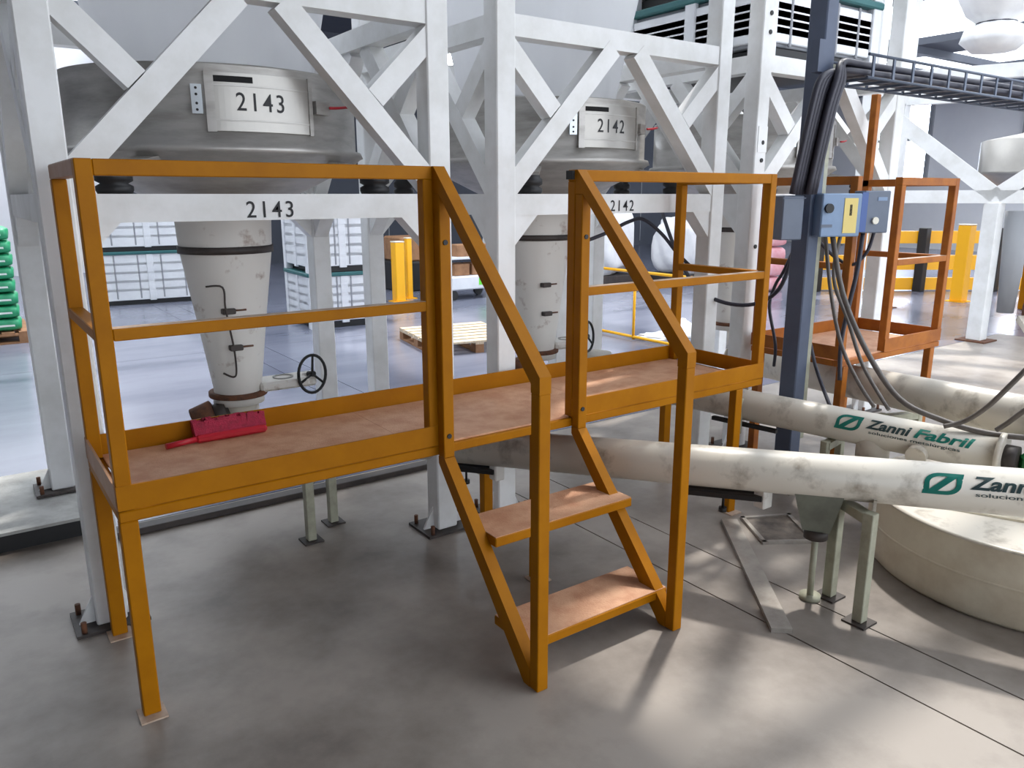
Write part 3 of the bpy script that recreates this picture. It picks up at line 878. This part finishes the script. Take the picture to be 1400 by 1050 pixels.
# ------------------------------------------------------------------ small things on and around the platform
BR = thing('broom', 'red broom lying on the platform deck against the toe board', 'broom', (0.5, 0.58, 0.757))
hd = MB()
n = 15
for i in range(n):
    x0 = 0.385 + 0.285 * i / n
    for j in range(3):
        yy = 0.585 + 0.018 * j
        a = 0.8 + 0.2 * random.random()
        hd.bar((x0 + 0.008, yy, 0.785), (x0 + 0.008 + 0.012 * (random.random() - .5), yy + 0.018, 0.785 + 0.062 * a), 0.022, 0.02, (0, 1, 0))
hd.build('bristles', RED, BR)
MB().bbox((0.38, 0.56, 0.760), (0.67, 0.625, 0.792), 0.01).build('brush_block', REDP, BR)
MB().cyl((0.265, 0.562, 0.772), (0.39, 0.578, 0.776), 0.012, 12).build('handle', REDP, BR)

# loose strip and drain frame on the floor
ab = MB()
pa, pb = Vector((2.93, -0.08, 0)), Vector((2.22, -0.93, 0))
ab.bar(pa + Vector((0, 0, .01)), pb + Vector((0, 0, .01)), 0.085, 0.02)
tag(ab.build('metal_strip', GALV), 'long flat grey metal strip lying loose on the concrete', 'metal strip')
DF = thing('drain_cover', 'square steel drain frame set on floor beside the loose strip', 'drain cover', (3.17, -0.28, 0))
cor = [Vector((3.02, -0.10, 0)), Vector((2.86, -0.36, 0)), Vector((3.08, -0.50, 0)), Vector((3.26, -0.22, 0))]
for i in range(4):
    a, b = cor[i], cor[(i + 1) % 4]
    MB().bar(a + Vector((0, 0, .008)), b + Vector((0, 0, .008)), 0.022, 0.016, ext0=0.011, ext1=0.011).build('frame_bar', GALV, DF)
pl = MB()
pl._add([(c.x, c.y, z) for z in (0.0, 0.006) for c in cor], [(0, 1, 2, 3), (7, 6, 5, 4), (0, 4, 5, 1), (1, 5, 6, 2), (2, 6, 7, 3), (3, 7, 4, 0)])
pl.build('cover_plate', mat('stained_cover_plate', (120, 110, 100), 0.6, var=(58, 52, 48), scale=9, amount=0.9), DF)

# ------------------------------------------------------------------ background: crates, sacks, pallets, guards
def crate(label, cx, cy, z, sx, sy, h, rot, group, strap=True, cols=3):
    root = thing('plastic_crate', label, 'crate', (cx, cy, z), group)
    o = Vector((cx, cy, z))
    def bx(nm, mt, a, b, bev=0.006, par=None):
        return MB().bbox(o + Vector(a), o + Vector(b), bev).build(nm, mt, par or root)
    bx('inner_wall', CRATEG, (-sx / 2 + .05, -sy / 2 + .05, .1), (sx / 2 - .05, sy / 2 - .05, h - .05))
    for xx in (-sx / 2, sx / 2 - 0.1):
        for yy in (-sy / 2, sy / 2 - 0.1):
            bx('corner_post', CRATEW, (xx, yy, 0), (xx + .1, yy + .1, h))
    for k in range(1, cols - 1):
        xx = -sx / 2 + (sx - .1) * k / (cols - 1)
        bx('upright', CRATEW, (xx, -sy / 2, 0.06), (xx + .1, -sy / 2 + .04, h))
        bx('upright', CRATEW, (-sx / 2, -sy / 2 + (sy - .1) * k / (cols - 1), 0.06), (-sx / 2 + .04, -sy / 2 + (sy - .1) * k / (cols - 1) + .1, h))
    for k in range(5):
        zz = 0.17 + (h - 0.30) * k / 4
        bx('lattice_bar', CRATEW, (-sx / 2 + .1, -sy / 2 + .015, zz - h / 8 + .012), (sx / 2 - .1, -sy / 2 + .05, zz + h / 8 - .012))
        bx('lattice_bar', CRATEW, (-sx / 2 + .015, -sy / 2 + .1, zz - h / 8 + .012), (-sx / 2 + .05, sy / 2 - .1, zz + h / 8 - .012))
    for k in range(1, 5):
        xx = -sx / 2 + sx * k / 5
        bx('lattice_rib', CRATEG, (xx - .012, -sy / 2 + .008, .1), (xx + .012, -sy / 2 + .03, h - .06))
    bx('skid', BLACK, (-sx / 2 + .1, -sy / 2 + .03, 0.0), (sx / 2 - .1, sy / 2 - .03, 0.09))
    if strap:
        bx('rim_band', TEALB, (-sx / 2 - .012, -sy / 2 - .012, h - .05), (sx / 2 + .012, sy / 2 + .012, h), 0.01)
    turn(root, rot)
    return root
G1 = 'stacked white lattice crates'
crate('white lattice crate with teal rim, lower one behind the 2143 frame', 2.35, 11.9, 0, 1.75, 1.2, 0.86, -4, G1)
crate('white lattice crate on top of another behind the 2143 frame', 2.35, 11.9, 0.86, 1.75, 1.2, 0.86, -4, G1)
crate('white lattice crate, lower of the pair behind the handwheel', 3.95, 7.75, 0, 0.98, 1.05, 0.74, -3, G1)
crate('white lattice crate, upper of the pair behind the handwheel', 3.95, 7.75, 0.74, 0.98, 1.05, 0.80, -3, G1)
# crates stacked on the upper beams of the third frame
crate('white lattice crate with teal rim standing on top of the third silo frame', 4.83, 1.535, 2.593, 1.3, 1.36, 0.50, 0, G1)
crate('white lattice crate topmost above the third silo frame', 4.83, 1.535, 3.093, 1.3, 1.36, 0.50, 0, G1)

def pallet(label, cx, cy, sx, sy, rot, wood, group='wooden pallets'):
    root = thing('wooden_pallet', label, 'pallet', (cx, cy, 0), group)
    n = 7
    bw = sx / n * 0.78
    for k in range(n):
        xx = -sx / 2 + (sx - bw) * k / (n - 1)
        MB().box((cx + xx, cy - sy / 2, 0.118), (cx + xx + bw, cy + sy / 2, 0.14)).build('board', wood, root)
    for yy in (-sy / 2, -0.05, sy / 2 - 0.1):
        MB().box((cx - sx / 2, cy + yy, 0.096), (cx + sx / 2, cy + yy + .1, 0.118)).build('stringer_board', wood, root)
        MB().box((cx - sx / 2, cy + yy, 0.0), (cx + sx / 2, cy + yy + .1, 0.02)).build('bottom_board', WOODB, root)
        for xx in (-sx / 2, -0.07, sx / 2 - 0.14):
            MB().box((cx + xx, cy + yy, 0.02), (cx + xx + .14, cy + yy + .1, 0.096)).build('block', WOODB, root)
    turn(root, rot)
    return root
pallet('empty pale wooden pallet lying on the floor behind the stairs', 4.52, 5.28, 1.25, 1.1, 80, WOOD)
pallet('brown wooden pallet under the green sacks', -0.25, 9.0, 1.2, 1.2, 0, WOODB)

def sack(label, c, sx, sy, sz, rot, paint, group, band=True):
    root = thing('sack', label, 'sack', c, group)
    def surf(k, zlo=None):
        bm = bmesh.new()
        bmesh.ops.create_icosphere(bm, subdivisions=3, radius=1)
        vs = []
        for v in bm.verts:
            x, y, z = v.co
            f = lambda a, e: math.copysign(abs(a) ** e, a)
            vs.append((c[0] + f(x, .38) * sx / 2 * k * (1 + .03 * math.sin(5 * y + 3 * z)), c[1] + f(y, .38) * sy / 2 * k * (1 + .03 * math.sin(4 * x)), c[2] + sz / 2 + f(z, .45) * sz / 2 * k + 0.004 * math.sin(9 * x + 5 * y)))
        bm.verts.index_update()
        fs = [tuple(v.index for v in f.verts) for f in bm.faces]
        bm.free()
        return vs, fs
    vs, fs = surf(1.0)
    mb = MB()
    mb._add(vs, fs, True)
    mb.build('sack_body', paint, root)
    if band:
        b = MB()
        b.bbox((c[0] - sx * .30, c[1] - sy * .505, c[2] + sz * .32), (c[0] + sx * .34, c[1] - sy * .40, c[2] + sz * .58), 0.01)
        b.build('print_band', SACKW, root)
    turn(root, rot)
    return root
LAYER = ['lowest', 'second', 'third', 'fourth', 'fifth', 'sixth', 'seventh', 'topmost']
for tier in range(8):
    for i, (xx, yy) in enumerate(((-0.53, 8.72), (0.015, 8.72), (-0.53, 9.28), (0.015, 9.28))):
        sack('shiny green sack in the %s layer on the brown pallet' % LAYER[tier], (xx + random.uniform(-.006, .006), yy + random.uniform(-.006, .006), 0.147 + tier * 0.154), 0.525, 0.525, 0.15, random.uniform(-1, 1), GREENS, 'green sacks on the pallet', band=(i < 2))
tag(MB().bbox((-3.2, 9.9, 0), (0.25, 10.7, 1.72), 0.02).build('cardboard_stack', CARD), 'tall brown cardboard block behind the green sacks', 'cardboard')

# yellow guards
def guard_post(label, x, y, h, w_):
    root = thing('guard_post', label, 'guard post', (x, y, 0), 'yellow guard posts')
    MB().bbox((x - w_ / 2, y - w_ / 2, 0.01), (x + w_ / 2, y + w_ / 2, h), 0.01).build('post', YELLOW, root)
    MB().box((x - w_ / 2 - .05, y - w_ / 2 - .05, 0), (x + w_ / 2 + .05, y + w_ / 2 + .05, 0.012)).build('base_plate', YELLOW, root)
    MB().bbox((x - w_ / 2 - .004, y - w_ / 2 - .004, h), (x + w_ / 2 + .004, y + w_ / 2 + .004, h + .02), 0.006).build('cap', LABELW, root)
    return root
guard_post('thick yellow guard post beside the far aisle', 5.72, 9.15, 0.98, 0.17)
guard_post('slim yellow guard post next to the thick one', 6.05, 9.4, 1.02, 0.10)
GR = thing('guard_rail', 'thin yellow tube guard rail standing on floor behind the platform', 'guard rail', (6.42, 4.2, 0))
for yy in (3.3, 4.27, 5.25):
    MB().cyl((6.42, yy, 0), (6.42, yy, 0.83), 0.018, 12).build('upright', YELLOW, GR)
for zz in (0.83, 0.03):
    MB().cyl((6.42, 3.28, zz), (6.42, 5.27, zz), 0.018, 12).build('rail', YELLOW, GR)
BRR = thing('crash_barrier', 'heavy yellow crash barrier with three rails and dark posts', 'barrier', (14.6, 5.0, 0))
bd = Vector((2.6, -1.9, 0)).normalized()
b0 = Vector((12.4, 6.2, 0))
for zz, rr in ((0.98, 0.11), (0.52, 0.13), (0.13, 0.11)):
    p, q = b0 + Vector((0, 0, zz)), b0 + bd * 7.0 + Vector((0, 0, zz))
    MB().bar(p, q, rr, rr * 2).build('rail', YELLOW, BRR)
for t in (0.3, 2.2, 3.55, 5.2, 6.6):
    p = b0 + bd * t
    MB().bbox((p.x - .08, p.y - .08 - .12, 0), (p.x + .08, p.y + .08 - .12, 1.15), 0.01).build('post', BLACK, BRR)
guard_post('tall yellow guard post in front of the crash barrier', 13.3, 3.65, 1.25, 0.2)

# white trolley with boxes
TRY = thing('goods_trolley', 'white goods trolley with lime label and brown boxes', 'trolley', (6.85, 8.9, 0))
MB().bbox((6.45, 8.65, 0.17), (7.4, 9.25, 0.40), 0.02).build('body', CRATEW, TRY)
MB().box((7.0, 8.645, 0.24), (7.25, 8.65, 0.36)).build('lime_label', LIME, TRY)
for xx in (6.52, 7.32):
    for yy in (8.72, 9.18):
        MB().cyl((xx, yy - .03, 0.085), (xx, yy + .03, 0.085), 0.085, 18).build('wheel', BLACK, TRY)
    MB().bbox((xx - .03, 9.15, 0.40), (xx + .03, 9.21, 1.0), 0.006).build('upright', CRATEW, TRY)
MB().bbox((6.47, 8.7, 0.68), (7.38, 9.2, 0.72), 0.006).build('shelf', CRATEW, TRY)
for i, (xx, zz) in enumerate(((6.75, 0.40), (7.1, 0.40), (6.8, 0.72), (7.15, 0.72))):
    tag(MB().bbox((xx - .15, 8.78, zz), (xx + .15, 9.1, zz + .2), 0.01).build('carton', WOODB), ('small brown carton on the bed of the white trolley' if i < 2 else 'small brown carton on the upper shelf of the white trolley'), 'carton', 'cartons on the trolley')
tag(MB().bbox((6.3, 10.2, 0), (7.3, 11.0, 0.55), 0.03).build('black_bin', BLACK), 'black storage bin standing behind the yellow posts', 'bin')
tag(MB().bbox((6.35, 10.25, 0.55), (7.25, 10.95, 1.0), 0.03).build('carton', WOODB), 'large brown carton lying on the black bin', 'carton')

def big_bag(label, c, s, h, rot):
    root = thing('bulk_bag', label, 'bulk bag', c, 'white bulk bags')
    bm = bmesh.new()
    bmesh.ops.create_icosphere(bm, subdivisions=4, radius=1)
    vs = []
    for v in bm.verts:
        x, y, z = v.co
        f = lambda a, e: math.copysign(abs(a) ** e, a)
        wv = 1 + 0.05 * math.sin(7 * x + 3 * z) + 0.04 * math.sin(9 * y - 4 * z)
        vs.append((c[0] + f(x, .6) * s / 2 * wv, c[1] + f(y, .6) * s / 2 * wv, c[2] + max(0, h / 2 + f(z, .6) * h / 2 * wv)))
    bm.verts.index_update()
    fs = [tuple(v.index for v in f.verts) for f in bm.faces]
    bm.free()
    mb = MB()
    mb._add(vs, fs, True)
    mb.build('bag_body', BAGW, root)
    for a in (-1, 1):
        MB().tube([(c[0] + a * s * .3, c[1] - s * .3, c[2] + h * .85), (c[0] + a * s * .33, c[1] - s * .15, c[2] + h * 1.08), (c[0] + a * s * .3, c[1] + s * .1, c[2] + h * .9)], 0.02, 6).build('lifting_loop', BAGW, root)
    return turn(root, rot)
for nm, c, s, h in (('white bulk bag with rounded top in the far aisle', (10.6, 9.6, 0.15), 1.25, 1.5), ('squat white bulk bag beside the taller one', (9.3, 10.6, 0.15), 1.3, 1.2), ('sagging white bulk bag between the tall bag and the crash barrier', (12.2, 8.7, 0.15), 1.2, 1.15)):
    big_bag(nm, c, s, h, random.uniform(-20, 20))
for i, (xx, yy) in enumerate(((10.6, 9.6), (9.3, 10.6), (12.2, 8.7))):
    tag(MB().bbox((xx - .55, yy - .55, 0), (xx + .55, yy + .55, .15), 0.01).build('bag_skid', DARKBAR), 'dark low skid under the %s white bulk bag' % ['rounded', 'squat', 'sagging'][i], 'skid', 'skids under the bulk bags')
for t in range(5):
    sack('pink sack, %s of its stack in the far aisle' % ['lowest', 'second', 'middle', 'fourth', 'topmost'][t], (11.9, 6.6, 0.005 + t * 0.272), 0.8, 0.6, 0.258, random.uniform(-8, 8), PINK, 'pink sacks', band=False)
# crumpled film heap
fm = MB()
bm = bmesh.new()
bmesh.ops.create_icosphere(bm, subdivisions=4, radius=1)
vs = []
for v in bm.verts:
    x, y, z = v.co
    k = 1 + 0.18 * math.sin(6 * x + 2 * y) * math.cos(5 * y + z) + 0.08 * math.sin(17 * x + 11 * z)
    hgt = 0.05 + 0.24 * math.exp(-((x - .75) ** 2) * 9)
    vs.append((6.9 + x * .42 * k, 4.15 + (y * .25 - x * .05) * k, max(0, z * hgt * k)))
bm.verts.index_update()
fm._add(vs, [tuple(v.index for v in f.verts) for f in bm.faces], True)
bm.free()
tag(fm.build('plastic_film', BAGW), 'heap of crumpled white plastic film on the floor behind the guard rail', 'plastic film')

# ------------------------------------------------------------------ far silo and frame on the right
FF = thing('silo_support_frame', 'larger far white frame with V braces meeting above a middle post', 'steel frame', (9.75, 1.75, 0), 'white frames carrying the silos')
fd = Vector((-0.36, 0.93, 0)).normalized()
fn = Vector((0.93, 0.36, 0))
c0 = Vector((9.75, 1.75, 0))
pl_ = c0 + fd * 1.45
pr_ = c0 - fd * 1.45
def fpost(p, w_=0.17, top=4.8):
    a = MB().bbox((p.x - w_ / 2, p.y - w_ / 2, 0.015), (p.x + w_ / 2, p.y + w_ / 2, top), 0.006).build('post', WHITE, FF)
    MB().box((p.x - .17, p.y - .17, 0), (p.x + .17, p.y + .17, 0.015)).build('base_plate', RUST, a)
fpost(c0, top=1.64)
fpost(pl_); fpost(pr_)
fpost(pl_ + fn * 2.5); fpost(pr_ + fn * 2.5)
for a, b in ((pl_, pr_), (pl_, pl_ + fn * 2.5), (pr_, pr_ + fn * 2.5), (pl_ + fn * 2.5, pr_ + fn * 2.5)):
    for zz in (1.71, 3.1, 4.7):
        MB().bar((a.x, a.y, zz), (b.x, b.y, zz), 0.13, 0.15).build('beam', WHITE, FF)
for e in (pl_, pr_):
    MB().bar((c0.x, c0.y, 1.72), (e.x, e.y, 2.86), 0.13, 0.17).build('diagonal_brace', WHITE, FF)
    k = (c0 - e).normalized()
    MB().bar(Vector((e.x, e.y, 1.38)) + k * .05, Vector((e.x, e.y, 1.68)) + k * .33, 0.11, 0.12).build('knee_brace', WHITE, FF)
sc = c0 + fn * 1.35 + Vector((0.35, -0.55, 0))
SF = thing('silo', 'far fabric silo with pale grey steel ring above the V braces', 'silo', (sc.x, sc.y, 1.2), 'silo hoppers')
MB().lathe((sc.x, sc.y, 0), [(0.5, 2.5), (0.9, 2.42), (0.95, 2.40), (0.95, 2.02), (0.97, 2.0), (0.9, 1.96), (0.3, 1.6), (0.28, 1.2)], 64).build('hopper_ring', STEEL_L, SF)
MB().lathe((sc.x, sc.y, 0), [(0.5, 2.48), (0.42, 2.6), (0.30, 2.98), (0.28, 3.04), (0.36, 3.18), (0.4, 3.4), (0.42, 4.0), (0.42, 4.6), (0, 4.7)], 64, lambda t, z: 0.03 * math.sin(11 * t)).build('fabric_bag', FABRIC, SF)
MB().cyl((9.95, 1.55, 0.35), (9.95, 1.55, 1.55), 0.09, 20, r2=0.15).build('drop_pipe', GREYW, SF)
MB().cyl((10.05, 1.36, 0.38), (10.18, 1.2, 0.38), 0.15, 24).build('outlet_flange', RUST, SF)
MB().cyl((10.18, 1.2, 0.38), (10.7, 0.6, 0.40), 0.13, 24).build('outlet_pipe', CREAM, SF)
MB().bar((10.0, 1.4, 0.3), (9.75, 1.05, 0.02), 0.07, 0.07).build('prop', CREAM, SF)
HBG = thing('hanging_bulk_bag', 'bright white bulk bag with tied neck hanging high beside the tray', 'bulk bag', (7.45, 0.95, 2.95))
MB().lathe((7.45, 0.95, 0), [(0.0, 2.95), (0.18, 2.97), (0.27, 3.05), (0.24, 3.15), (0.15, 3.2), (0.24, 3.27), (0.33, 3.45), (0.36, 3.9), (0.35, 4.3), (0.2, 4.42), (0.0, 4.44)], 48, lambda t, z: 0.03 * math.sin(8 * t + 3 * z)).build('bag_body', BAGW, HBG)
MB().lathe((7.45, 0.95, 0), [(0.15, 3.19), (0.165, 3.2), (0.15, 3.21)], 24).build('neck_tie', CABLE_D, HBG)
MB().cyl((7.45, 0.95, 4.42), (7.45, 0.95, 5.0), 0.015, 8).build('suspension_rod', GREYW, HBG)
# orange gantry behind the far silo
GT = thing('orange_gantry', 'tall orange steel gantry rising behind the far silo', 'gantry', (14.0, 3.0, 0))
for p in ((13.2, 2.55), (14.4, 1.85)):
    MB().bbox((p[0] - .11, p[1] - .11, 0), (p[0] + .11, p[1] + .11, 4.6), 0.01).build('post', ORANGE, GT)
MB().bar((13.2, 2.55, 4.5), (14.4, 1.85, 4.5), 0.2, 0.22).build('cross_beam', ORANGE, GT)

# high-bay lamp above the far aisle
HB = thing('high_bay_lamp', 'glowing round high-bay lamp hanging in the far aisle', 'lamp', (6.34, 8.41, 4.15))
MB().lathe((6.34, 8.41, 0), [(0.0, 4.13), (0.1, 4.13), (0.14, 4.03), (0.2, 3.93), (0.22, 3.85)], 28).build('reflector', GREYW, HB)
MB().lathe((6.34, 8.41, 0), [(0.215, 3.85), (0.19, 3.76), (0.12, 3.71), (0.0, 3.69)], 28).build('lens', LAMPM, HB)
MB().cyl((6.34, 8.41, 4.13), (6.34, 8.41, 5.0), 0.012, 8).build('suspension_rod', GREYW, HB)
